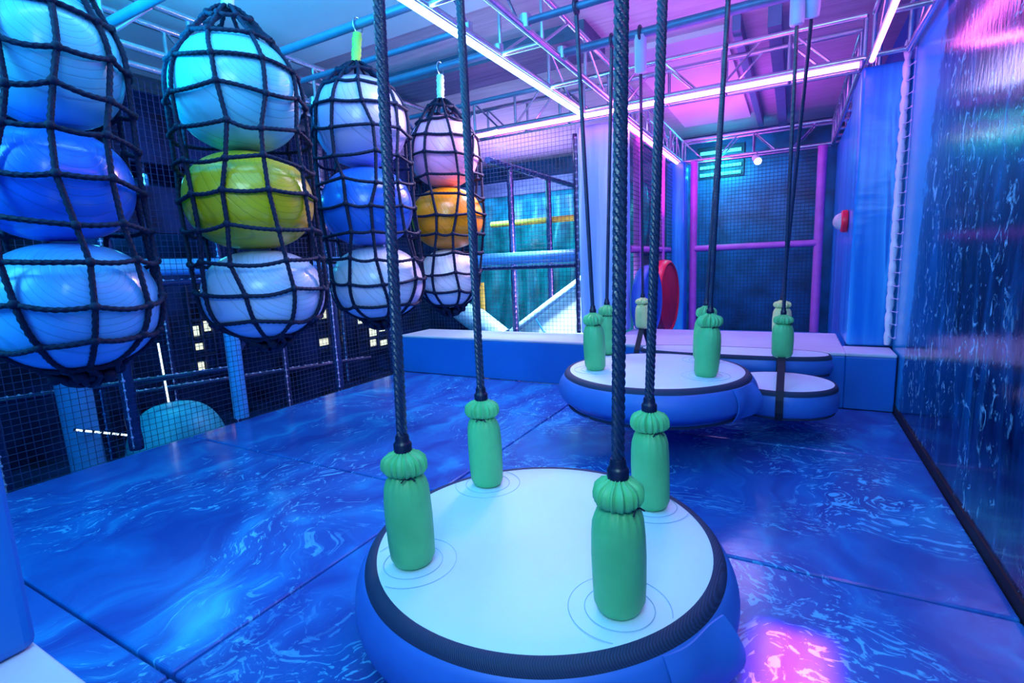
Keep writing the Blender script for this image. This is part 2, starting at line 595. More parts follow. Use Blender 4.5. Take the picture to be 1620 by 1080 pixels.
# floor: padded mats with real seams between them
fl = MB()
xs = [(-4.97, -2.038), (-2.026, 0.86)]
ys = [(-1.3, 0.844), (0.856, 2.554), (2.566, 4.324), (4.336, 5.60)]
for x0, x1 in xs:
    for y0, y1 in ys:
        fl.box((x0, y0, -0.10), (x1, y1, 0.0))
o = struct(fl.build('floor', 'floor', smooth=False, bevel=0.014))
struct(MB().box((-9.5, -1.6, -0.62), (1.6, 11.6, -0.50)).build('floor_lower_level', 'dark_wall', smooth=False))
struct(MB().box((-2.6, 6.95, -0.20), (0.86, 10.9, -0.02)).build('floor_rear_passage', 'vinyl_blue', smooth=False))
# ceiling
struct(MB().box((-9.5, -1.6, 3.86), (1.6, 11.6, 4.0)).build('ceiling', 'ceil', smooth=False))
struct(MB().box((-6.6, 0.4, 3.80), (-2.4, 4.30, 3.86)).build('trim_1', 'ceil_panel', smooth=False))
struct(MB().box((-6.6, 5.15, 3.70), (-1.9, 5.80, 3.86)).build('trim_2', 'beam_dark', smooth=False))
struct(MB().box((-1.80, 6.1, 3.80), (-0.72, 10.0, 3.86)).build('trim_3', 'ceil_panel', smooth=False))
struct(MB().box((-0.62, 5.9, 3.70), (-0.54, 10.4, 3.86)).box((-0.30, 5.9, 3.66), (-0.18, 10.4, 3.86)).build('trim_4', 'pipe', smooth=False))
# right wall: printed padding, black strip at its foot stands in for a dark gap and reflection
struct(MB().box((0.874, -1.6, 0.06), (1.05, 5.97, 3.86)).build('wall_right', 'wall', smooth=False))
struct(MB().box((0.862, -1.6, -0.12), (1.05, 5.97, 0.06)).build('dark_gap_strip_right', 'dark_gap', smooth=False))
# rear walls
struct(MB().box((0.95, 5.97, -0.1), (1.10, 11.4, 3.86)).build('wall_rear_right', 'vinyl_blue', smooth=False))
struct(MB().box((-9.5, 11.2, -0.6), (1.2, 11.4, 3.9)).build('wall_back', 'rear_panel', smooth=False))
struct(MB().box((-9.5, -1.6, -0.6), (-9.3, 11.3, 3.9)).build('wall_left', 'dark', smooth=False))

# ------------------------------------------------------------------ padded landings
def landing(name_label, boxes, loc, trimside):
    t = thing('padded_landing', name_label, 'step', loc)
    top, body = MB(), MB()
    for (x0, y0, x1, y1, z) in boxes:
        body.box((x0, y0, 0.0), (x1, y1, z - 0.035))
        top.box((x0, y0, z - 0.035), (x1, y1, z))
    body.build('body', 'vinyl_blue', t, smooth=False, bevel=0.012)
    top.build('top_pad', 'vinyl_pale', t, smooth=False, bevel=0.012)
    return t


landing('long blue padded step with pale top along the back of the room',
        [(-4.97, 5.60, -1.90, 6.28, 0.54), (-1.90, 5.60, 0.47, 6.92, 0.54), (0.47, 5.60, 0.86, 6.02, 0.54)], (-2.0, 5.9, 0), 1)
landing('pale topped padded block in the bottom left corner of the photo',
        [(-2.4, -1.2, 0.86, 0.44, 0.54)], (-0.8, -0.3, 0), 1)

# ------------------------------------------------------------------ pillars
def pillar(label, x0, y0, x1, y1, z0, z1, mat):
    b = MB().box((x0, y0, z0), (x1, y1, z1))
    o = b.build('padded_pillar', mat, loc=((x0 + x1) / 2, (y0 + y1) / 2, z0), smooth=False, bevel=0.03)
    return tag(o, label, 'pillar')


pillar('blue padded pillar beside the pale block at the left edge of the photo', -2.3, -0.6, -1.73, 0.44, 0.54, 3.1, 'vinyl_blue')
pillar('pale streaked padded pillar standing behind the long step, below the lit corner of the beams', -2.44, 6.28, -1.92, 6.85, 0.54, 3.16, 'pillar_pale')
pillar('wide bright blue pillar with vertical streaks at the right end of the long step', 0.50, 6.03, 0.92, 6.92, 0.54, 3.17, 'pillar')
pillar('narrow blue pillar at the far end of the rear passage, left of the netted frame', -2.06, 9.7, -1.74, 10.06, -0.02, 3.16, 'pillar')
pillar('blue padded side panel of the rear passage behind the wide right pillar', 0.56, 7.0, 0.9, 10.05, -0.02, 3.16, 'pillar')

# puffy laced edge of the right wall
t = thing('laced_edge_roll', 'white puffy laced roll running up the edge of the right wall', 'padding', (0.92, 5.98, 0.56))
prof = []
z = 0.0
seg = 0.0
random.seed(3)
while z < 2.72:
    h = random.uniform(0.12, 0.2)
    for k in range(6):
        u = k / 6
        prof.append((0.022 + 0.009 * math.sin(PI * u) ** 0.7 + random.uniform(-0.002, 0.002), z + h * u))
    z += h
prof.append((0.02, z))
MB().lathe(prof, (0.83, 5.985, 0.57), 14, mod=lambda a, i: 1 + 0.08 * math.sin(3 * a + i)).build('roll', 'foam', t)
lc = MB()
for k in range(22):
    zz = 0.66 + k * 0.121
    lc.bar((0.83, 5.95, zz), (0.862, 5.84, zz + random.uniform(-0.01, 0.01)), 0.008, seg=6)
    lc.ball((0.868, 5.84, zz), 0.012, 4)
    if k < 21:
        lc.bar((0.868, 5.84, zz), (0.868, 5.84, zz + 0.121), 0.006, seg=5)
lc.build('lacing', 'lace', t)

# ------------------------------------------------------------------ trusses
def truss(label, p, q, side, w, h, step=0.62, mat='steel', rungs=True):
    """box truss of four chords; p, q = ends of the lower chord nearest the camera, side = direction to the second"""
    p, q, sd = Vector(p), Vector(q), Vector(side)
    t = thing('lighting_truss', label, 'truss', tuple(p))
    up = Vector((0, 0, h))
    sv = sd * w
    for a in (Vector(), sv, up, up + sv):
        MB().bar(p + a, q + a, 0.056, seg=12).build('chord', mat, t)
    L = (q - p).length
    d = (q - p) / L
    n = max(1, int(L / step))
    st = L / n
    for i in range(n + 1):
        c = p + d * st * i
        for a in (Vector(), sv):
            MB().bar(c + a, c + a + up, 0.034, seg=8).build('upright', mat, t)
        if rungs:
            MB().bar(c, c + sv, 0.045, seg=10).build('rung', mat, t)
        if i < n:
            for a in (Vector(), sv):
                if i % 2:
                    MB().bar(c + a, c + a + d * st * 0.6 + up, 0.024, seg=6).build('diagonal', mat, t)
                else:
                    MB().bar(c + a + up, c + a + d * st * 0.6, 0.024, seg=6).build('diagonal', mat, t)
    return t


truss('steel ceiling truss carrying the cool white light tube, running away from the camera', (-2.18, -0.9, 3.21), (-2.18, 5.86, 3.21), (1, 0, 0), 0.38, 0.36, 0.85)
truss('steel truss spanning the room crosswise above the long step, pink tube on its front', (-4.9, 5.90, 3.21), (0.50, 5.90, 3.21), (0, 1, 0), 0.34, 0.36, 0.6)
truss('steel truss along the top of the water printed right wall', (0.56, -0.9, 3.21), (0.56, 5.86, 3.21), (1, 0, 0), 0.26, 0.36, 0.85)
truss('steel truss above the dark netting on the left, behind the ball nets', (-4.80, 0.2, 3.24), (-4.80, 5.86, 3.24), (1, 0, 0), 0.36, 0.36, 0.62)
truss('pink lit truss on the left of the rear passage roof', (-2.00, 6.3, 3.21), (-2.00, 10.0, 3.21), (1, 0, 0), 0.16, 0.36, 0.5)
truss('pink lit truss closing the far end of the rear passage', (-1.84, 10.05, 3.21), (0.50, 10.05, 3.21), (0, 1, 0), 0.25, 0.36, 0.55)
truss('pink lit truss on the right of the rear passage roof', (0.50, 6.3, 3.21), (0.50, 10.0, 3.21), (1, 0, 0), 0.16, 0.36, 0.5)

# ------------------------------------------------------------------ light tubes
def led(label, p, q, mat, w=0.045):
    t = thing('led_tube', label, 'light tube', tuple(p))
    p, q = Vector(p), Vector(q)
    d = (q - p).normalized()
    MB().bar(p, q, w, w * 0.8, seg=10).build('tube', mat, t)
    hs = MB()
    hs.bar(p + Vector((0, 0, 0.026)), q + Vector((0, 0, 0.026)), 0.03, 0.012)
    hs.build('mounting_rail', 'steel', t)
    for e, s in ((p, -1), (q, 1)):
        MB().bar(e, e + d * s * 0.02, w + 0.006, seg=10).build('end_cap', 'grey', t)
    return t


led('cool white light tube running along the ceiling truss toward the camera', (-2.18, -0.8, 3.150), (-2.18, 5.82, 3.150), 'led_cyan', 0.055)
led('long pink light tube across the truss above the long step', (-3.74, 5.86, 3.150), (0.46, 5.86, 3.150), 'led_pink', 0.06)
led('pink light tube under the truss of the right wall', (0.55, 0.6, 3.150), (0.55, 5.80, 3.150), 'led_pink', 0.04)
led('pink light tube under the left truss of the rear passage', (-1.88, 6.35, 3.150), (-1.88, 9.95, 3.150), 'led_pink', 0.05)

# ------------------------------------------------------------------ crosswise pipes
def pipe(label, p, q, r=0.032):
    t = thing('ceiling_pipe', label, 'pipe', tuple(p))
    MB().bar(p, q, r * 2, seg=14).build('tube', 'pipe', t)
    for e in (p, q):
        e = Vector(e)
        MB().lathe([(0.02, -0.045), (0.044, -0.045), (0.044, 0.045), (0.02, 0.045)], tuple(e), 14).build('clamp', 'steel', t)
    return t


PZ = 3.24
BAGY = {1: 1.06, 2: 1.97, 3: 2.92, 4: 3.90}
for k, lab in {1: 'crosswise steel pipe that carries the ball net nearest the camera',
               2: 'crosswise steel pipe that carries the net with the green ball',
               3: 'crosswise steel pipe that carries the net on the green strap',
               4: 'crosswise steel pipe that carries the net with the orange ball'}.items():
    pipe(lab, (-4.42, BAGY[k] + 0.03, PZ), (-2.2, BAGY[k] + 0.03, PZ))
pipe('crosswise steel pipe between the nets with the blue and the orange ball', (-4.42, 3.46, PZ), (-2.2, 3.46, PZ), 0.024)
pipe('crosswise steel pipe beyond the last ball net', (-4.42, 4.95, PZ), (-2.2, 4.95, PZ), 0.024)
pipe('crosswise pipe over the front of the nearest hanging disc', (-1.78, 1.45, PZ), (0.55, 1.45, PZ))
pipe('crosswise pipe over the rear of the nearest hanging disc', (-1.78, 2.2, PZ), (0.55, 2.2, PZ))
pipe('crosswise pipe over the front of the second hanging disc', (-1.78, 3.60, PZ), (0.55, 3.60, PZ), 0.026)
pipe('crosswise pipe over the rear of the second hanging disc', (-1.78, 4.28, PZ), (0.55, 4.28, PZ), 0.036)

# ------------------------------------------------------------------ hanging discs
def cover(t, c, h, r, mat, tilt, seed, pale=False):
    """stuffed cloth cover tied at the neck, ruffled on top; a part of its disc"""
    rnd = random.Random(seed)
    p1, p2, p3 = rnd.uniform(0, 6), rnd.uniform(0, 6), rnd.uniform(0, 6)
    k = h / 0.48
    body = [(r * 0.62, 0.0), (r * 0.84, 0.012 * k), (r * 0.97, 0.04 * k), (r * 1.0, 0.10 * k), (r * 1.02, 0.20 * k), (r * 1.0, 0.27 * k),
            (r * 0.95, 0.315 * k), (r * 0.84, 0.345 * k), (r * 0.70, 0.362 * k), (r * 0.62, 0.372 * k)]

    def bm(a, i):
        f = i / 9.0
        pl = 0.055 * max(0, (f - 0.55)) / 0.45 * math.sin(17 * a + p1)
        return 1 + 0.03 * math.sin(2 * a + p2) + 0.015 * math.sin(3 * a + p3 + i) + pl
    s = MB().lathe(body, c, 68, mod=bm, tilt=tilt).build('rope_cover', mat, t)
    top = [(r * 0.60, 0.368 * k), (r * 0.80, 0.376 * k), (r * 0.92, 0.392 * k), (r * 0.93, 0.412 * k), (r * 0.86, 0.432 * k),
           (r * 0.68, 0.446 * k), (r * 0.50, 0.452 * k), (r * 0.36, 0.462 * k), (r * 0.30, 0.470 * k)]

    def tm(a, i):
        amp = [0.03, 0.05, 0.06, 0.06, 0.08, 0.13, 0.14, 0.10, 0.06][i]
        return 1 + amp * (math.sin(19 * a + p3 + 0.9 * math.sin(3 * a)) + 0.5 * math.sin(31 * a + p1)) + 0.05 * math.sin(2 * a + p1) + 0.02 * math.sin(5 * a)
    f = MB().lathe(top, c, 114, mod=tm, tilt=tilt).build('ruffle', mat, s)
    zz = 0.371 * k
    cc = (c[0] + tilt[0] * zz, c[1] + tilt[1] * zz, c[2] + zz)
    ring = [(cc[0] + r * 0.635 * math.cos(a), cc[1] + r * 0.635 * math.sin(a), cc[2] + 0.002 * math.sin(3 * a)) for a in np.linspace(0, 2 * PI, 30)]
    mb = MB().sweep(ring, 0.0045, 6)
    a0 = rnd.uniform(-1.4, -0.2)
    kx, ky = cc[0] + r * 0.66 * math.cos(a0), cc[1] + r * 0.66 * math.sin(a0)
    mb.ball((kx, ky, cc[2]), 0.008, 5)
    for da in (-0.25, 0.2):
        mb.sweep([(kx, ky, cc[2]), (kx + 0.02 * math.cos(a0 + da * 3), ky + 0.02 * math.sin(a0 + da * 3), cc[2] + 0.006),
                  (kx + 0.034 * math.cos(a0 + da * 4), ky + 0.034 * math.sin(a0 + da * 4), cc[2] - 0.006)], 0.003, 5)
    mb.build('tie_cord', 'strap', s)
    # side seam of the cloth
    zt = 0.455 * k
    ct = (c[0] + tilt[0] * zt, c[1] + tilt[1] * zt, c[2] + zt)
    return ct


def collar(t, ct, r=0.029):
    MB().lathe([(r * 0.9, 0.0), (r * 1.1, 0.006), (r * 1.12, 0.035), (r * 0.98, 0.041), (r * 0.86, 0.046), (r * 0.84, 0.062), (r * 0.74, 0.07)],
               ct, 24).build('collar', 'collar', t)


def rope(t, a, b, r, sub=0.008, n=20, bow=(0, 0)):
    a, b = Vector(a), Vector(b)
    pts = []
    for i in range(13):
        u = i / 12
        p = a.lerp(b, u)
        p.x += bow[0] * math.sin(PI * u)
        p.y += bow[1] * math.sin(PI * u)
        pts.append(tuple(p))
    o = MB().sweep(pts, r, n, lobes=6, pitch=r * 1.25, depth=0.36, sub=sub).build('rope', 'rope', t)
    return o


def disc_body(t, cx, cy, z, r, th, flap=None, loop=None):
    c = (cx, cy, z)
    top = [(0.001, 0.006), (r * 0.5, 0.005), (r * 0.85, 0.002), (r * 0.975, 0.0), (r * 0.99, -0.004)]
    MB().lathe(top, c, 128, cap=False).build('top_cover', 'disc_top', t)
    tr = [(r * 0.975, 0.0005), (r * 0.985, 0.003), (r + 0.012, -0.002), (r + 0.026, -0.018), (r + 0.034, -0.040), (r + 0.031, -0.043), (r * 0.97, -0.03)]
    MB().lathe(tr, c, 128, cap=False).build('edge_trim', 'trim', t)
    side = [(r * 0.98, -0.01)]
    for i in range(15):
        u = i / 14
        side.append((r + 0.026 + 0.052 * math.sin(PI * min(1, u * 0.92 + 0.04)) ** 0.8 - 0.05 * max(0, u - 0.75) / 0.25, -0.036 - (th - 0.05) * u))
    side += [(r - 0.02, -th), (0.001, -th)]
    MB().lathe(side, c, 128, cap=False, mod=lambda a, i: 1 + 0.003 * math.sin(7 * a + i * 0.3)).build('side_cover', 'disc_side', t)
    MB().lathe([(r - 0.005, -th - 0.012), (r + 0.006, -th - 0.012), (r + 0.010, -th + 0.004), (r - 0.01, -th + 0.004)], c, 96, cap=False).build('bottom_trim', 'trim', t)
    if flap:
        a0, a1 = flap
        fv, ff = [], []
        na, nz = 14, 8
        for lay in (0, 1):
            for i in range(na + 1):
                u = i / na
                a = a0 + (a1 - a0) * u
                for j in range(nz + 1):
                    w = j / nz
                    ww = math.sin(PI * min(1, w * 0.92 + 0.04)) ** 0.8
                    rr = r + 0.032 + 0.058 * ww + (0.05 * (u ** 2)) * (0.4 + 0.6 * w) - 0.006 * lay + 0.008 * math.sin(6 * u + 3 * w)
                    fv.append((cx + rr * math.cos(a), cy + rr * math.sin(a), z - 0.030 - (th - 0.03) * w * (1 - 0.12 * u)))
        s1 = (na + 1) * (nz + 1)
        for i in range(na):
            for j in range(nz):
                q = i * (nz + 1) + j
                ff.append((q, q + nz + 1, q + nz + 2, q + 1))
                ff.append((s1 + q, s1 + q + 1, s1 + q + nz + 2, s1 + q + nz + 1))
        def edge(p, q):
            ff.append((p, q, q + s1, p + s1))
        for j in range(nz):
            edge(j + 1, j)
            edge(na * (nz + 1) + j, na * (nz + 1) + j + 1)
        for i in range(na):
            edge(i * (nz + 1), (i + 1) * (nz + 1))
            edge((i + 1) * (nz + 1) + nz, i * (nz + 1) + nz)
        MB().add(fv, ff).build('cover_flap', 'disc_side', t)
    if loop is not None:
        lx, ly = cx + (r + 0.03) * math.cos(loop), cy + (r + 0.03) * math.sin(loop)
        ring = [(lx + 0.014 * math.cos(a), ly, z - th - 0.012 + 0.022 * math.sin(a)) for a in np.linspace(0, 2 * PI, 22)]
        MB().sweep(ring, 0.003, 6).build('pull_ring', 'steel', t)


def stitch(t, x, y, z, rad, cx, cy, lim):
    a_ = [a for a in np.linspace(0, 2 * PI, 96)]
    ok = [math.hypot(x + rad * math.cos(a) - cx, y + rad * math.sin(a) - cy) < lim for a in a_]
    if all(ok):
        seq = a_
    else:
        k0 = ok.index(False)
        seq = [a_[(k0 + i) % 95] + (2 * PI if k0 + i >= 95 else 0) for i in range(95) if ok[(k0 + i) % 95]]
    MB().sweep([(x + rad * math.cos(a), y + rad * math.sin(a), z + 0.005) for a in seq], 0.0015, 5).build('stitch_line', 'stitch', t)


def hanging_disc(label, cx, cy, z, r, th, posts, tops, rr, flap, loop, sleeves):
    t = thing('hanging_disc', label, 'swing platform', (cx, cy, z - th))
    disc_body(t, cx, cy, z, r, th, flap, loop)
    for i, ((px, py, tilt), (tx, ty)) in enumerate(zip(posts, tops)):
        dist = math.hypot(px - cx, py - cy)
        for rad in (0.115, 0.17):
            stitch(t, px, py, z, rad, cx, cy, r * 0.965)
        ct = cover(t, (px, py, z), 0.48, 0.087, 'sleeve', tilt, 11 * i + int(cx * 100))
        collar(t, ct, rr * 1.45)
        a = (ct[0], ct[1], ct[2] + 0.03)
        b = (tx, ty, PZ)
        rope(t, a, b, rr, sub=0.0042 if cy < 3 else 0.0065, n=24 if cy < 3 else 18)
        if sleeves:
            d = (Vector(b) - Vector(a)).normalized()
            e = Vector(b) - d * sleeves
            MB().sweep([tuple(e), tuple(e + d * 0.01), tuple(e + d * 0.06), tuple(Vector(b))], [0.026, 0.036, 0.040, 0.040], 16).build('rope_end_padding', 'sleeve_cyan', t)
        lp = [(b[0], b[1] + 0.045 * math.cos(q), b[2] + 0.045 * math.sin(q)) for q in np.linspace(0, 2 * PI, 24)]
        MB().sweep(lp, 0.012, 8).build('hanging_loop', 'rope', t)
    return t


hanging_disc('large white topped round hanging platform with green rope covers, nearest the camera', -0.904, 1.814, 0.35, 0.705, 0.27,
             [(-1.270, 1.406, (-0.02, 0.0)), (-1.375, 2.141, (-0.03, 0.0)), (-0.464, 1.492, (0.0, 0.0)), (-0.540, 2.245, (-0.02, 0.0))],
             [(-1.246, 1.45), (-1.43, 2.2), (-0.41, 1.45), (-0.462, 2.2)], 0.0215, (-0.62, -0.22), None, None)
hanging_disc('white topped round hanging platform with green rope covers, second from the camera',
             -0.953, 4.05, 0.615, 0.69, 0.27,
             [(-1.378, 3.853, (-0.04, 0.03)), (-1.50, 4.55, (-0.01, 0.0)), (-0.535, 3.892, (0.05, 0.02)), (-0.64, 4.50, (0.04, 0.0))],
             [(-1.385, 3.60), (-1.345, 4.28), (-0.395, 3.60), (-0.480, 4.28)], 0.0165, (-0.55, -0.2), -2.05, None)


def hanging_board(label, cx, cy, z, rx, ry, th, hangers, ex=2.0, cmat='sleeve_pale'):
    t = thing('hanging_board', label, 'swing platform', (cx, cy, z - th))

    def rad(a):
        c_, s_ = abs(math.cos(a)), abs(math.sin(a))
        return ((c_ / rx) ** ex + (s_ / ry) ** ex) ** (-1 / ex)

    def lo(prof):
        vs, n = [], 96
        for (dr, zz, sc) in prof:
            for k in range(n):
                a = 2 * PI * k / n
                q = rad(a) * sc + dr
                vs.append((cx + q * math.cos(a), cy + q * math.sin(a), z + zz))
        fs = []
        for i in range(len(prof) - 1):
            for k in range(n):
                k2 = (k + 1) % n
                fs.append((i * n + k, i * n + k2, (i + 1) * n + k2, (i + 1) * n + k))
        return MB().add(vs, fs)
    lo([(0, 0.004, 0.001), (0, 0.004, 0.6), (-0.012, 0.0, 1), (-0.008, -0.006, 1)]).build('top_cover', 'disc_top', t)
    lo([(-0.014, 0.0, 1), (-0.008, 0.003, 1), (0.004, -0.003, 1), (0.012, -0.018, 1), (0.014, -0.036, 1), (0, -0.036, 1)]).build('edge_trim', 'trim', t)
    lo([(0.0, -0.02, 1), (0.010, -0.036, 1), (0.024, -0.08, 1), (0.028, -th * 0.6, 1), (0.018, -th * 0.9, 1), (-0.005, -th, 1), (0, -th, 0.001)]).build('side_cover', 'disc_side', t)
    lo([(-0.02, -th + 0.002, 1), (0.004, -th + 0.004, 1), (0.002, -th - 0.012, 1), (-0.02, -th - 0.01, 1)]).build('bottom_trim', 'trim', t)
    for (hx, hy, gap, tx, ty, pad, mat) in hangers:
        zb = z + gap
        yo = math.sqrt(max(0, 1 - ((hx - cx) / rx) ** 2)) * ry if ex <= 2.1 else ry * 0.97
        for s in (-1, 1):
            st = MB()
            w = 0.055
            path = [(hx, hy + s * 0.012, zb + 0.04), (hx, cy + s * (yo + 0.006), z + 0.012), (hx, cy + s * (yo + 0.034), z - 0.06),
                    (hx, cy + s * (yo + 0.036), z - th * 0.75), (hx, cy + s * (yo + 0.008), z - th - 0.014), (hx, cy + s * yo * 0.5, z - th - 0.016)]
            vs, fs = [], []
            for (x_, y_, z_) in path:
                for (dx, dn) in ((-w / 2, 0), (w / 2, 0), (w / 2, 0.005), (-w / 2, 0.005)):
                    vs.append((x_ + dx, y_ + s * dn, z_))
            for i in range(len(path) - 1):
                for k in range(4):
                    fs.append((i * 4 + k, i * 4 + (k + 1) % 4, i * 4 + 4 + (k + 1) % 4, i * 4 + 4 + k))
            fs += [(0, 1, 2, 3), (len(vs) - 4, len(vs) - 3, len(vs) - 2, len(vs) - 1)]
            st.add(vs, fs).build('webbing_strap', 'strap', t, smooth=False)
        hh = 0.36 if mat == 'sleeve_mix' else 0.33
        ct = cover(t, (hx, hy, zb), hh, 0.078, 'sleeve' if mat == 'sleeve_mix' else 'sleeve_pale', (0.0, 0.0), int(hx * 77 + hy * 9))
        collar(t, ct, 0.02)
        b = (tx, ty, PZ)
        a = (ct[0], ct[1], ct[2] + 0.03)
        rope(t, a, b, 0.0145, sub=0.0075, n=12)
        d = (Vector(b) - Vector(a)).normalized()
        e = Vector(b) - d * pad
        MB().sweep([tuple(e), tuple(e + d * 0.01), tuple(e + d * 0.05), tuple(Vector(b))], [0.036, 0.046, 0.048, 0.048], 16).build('rope_end_padding', 'sleeve_cyan', t)
        lp = [(b[0], b[1] + 0.05 * math.cos(q), b[2] + 0.05 * math.sin(q)) for q in np.linspace(0, 2 * PI, 24)]
        MB().sweep(lp, 0.012, 8).build('hanging_loop', 'rope', t)
    return t


hanging_board('small round hanging seat with one rope cover and a black strap down its front', -0.05, 4.62, 0.45, 0.39, 0.37, 0.21,
              [(-0.05, 4.62, 0.20, -0.035, 4.28, 0.20, 'sleeve_mix')])
hanging_board('pale topped hanging board with two cream rope covers, just before the long step', -0.52, 5.29, 0.57, 0.85, 0.235, 0.17,
              [(-0.07, 5.29, 0.17, 0.06, 4.28, 0.17, 'p'), (-1.36, 5.29, 0.20, -1.115, 4.28, 0.28, 'p')], ex=2.6)

# ------------------------------------------------------------------ ball nets
BCOL = {'cyan': (0.16, 0.62, 0.86), 'blue': (0.02, 0.17, 0.85), 'sky': (0.14, 0.46, 0.90), 'lime': (0.62, 0.52, 0.01),
        'ice': (0.45, 0.62, 0.92), 'lilac': (0.46, 0.46, 0.90), 'white': (0.72, 0.74, 0.92), 'pink': (0.98, 0.46, 0.80),
        'orange': (0.95, 0.33, 0.0), 'pearl': (0.90, 0.86, 0.98)}
for k, v in BCOL.items():
    M['ball_' + k] = ball_mat('exercise_ball_' + k, v)

WORD = {1: 'the ball net nearest the camera', 2: 'the second ball net from the camera', 3: 'the ball net on the green strap',
        4: 'the farthest ball net'}
BAGS = {
    1: [(-2.80, 1.085, 2.43, .265, .275, 'cyan', 'light cyan'), (-2.80, 1.037, 1.93, .285, .255, 'blue', 'deep blue'), (-2.80, 1.037, 1.40, .318, .285, 'sky', 'sky blue')],
    2: [(-2.80, 1.948, 2.505, .334, .305, 'cyan', 'cyan'), (-2.80, 1.952, 1.925, .345, .280, 'lime', 'yellow green'), (-2.80, 1.977, 1.385, .340, .268, 'ice', 'pale blue')],
    3: [(-2.80, 2.902, 2.556, .326, .310, 'lilac', 'lilac'), (-2.80, 2.90, 1.965, .330, .290, 'blue', 'bright blue'), (-2.80, 2.941, 1.415, .342, .295, 'white', 'white')],
    4: [(-2.80, 3.911, 2.515, .311, .305, 'pink', 'pink'), (-2.80, 3.91, 1.942, .325, .285, 'orange', 'orange'), (-2.80, 3.87, 1.395, .275, .275, 'pearl', 'pearl white')],
}
POSN = ['topmost in', 'in the middle of', 'lowest in']


def hull_profile(balls):
    pts = []
    for (x, y, z, rh, rv, _, _) in balls:
        for a in np.linspace(-PI / 2, PI / 2, 21):
            pts.append((z + rv * math.sin(a), rh * abs(math.cos(a)) ** 0.85))
    pts.sort()
    hull = []
    for p in pts:
        while len(hull) >= 2 and (hull[-1][0] - hull[-2][0]) * (p[1] - hull[-2][1]) - (hull[-1][1] - hull[-2][1]) * (p[0] - hull[-2][0]) >= 0:
            hull.pop()
        hull.append(p)
    return hull


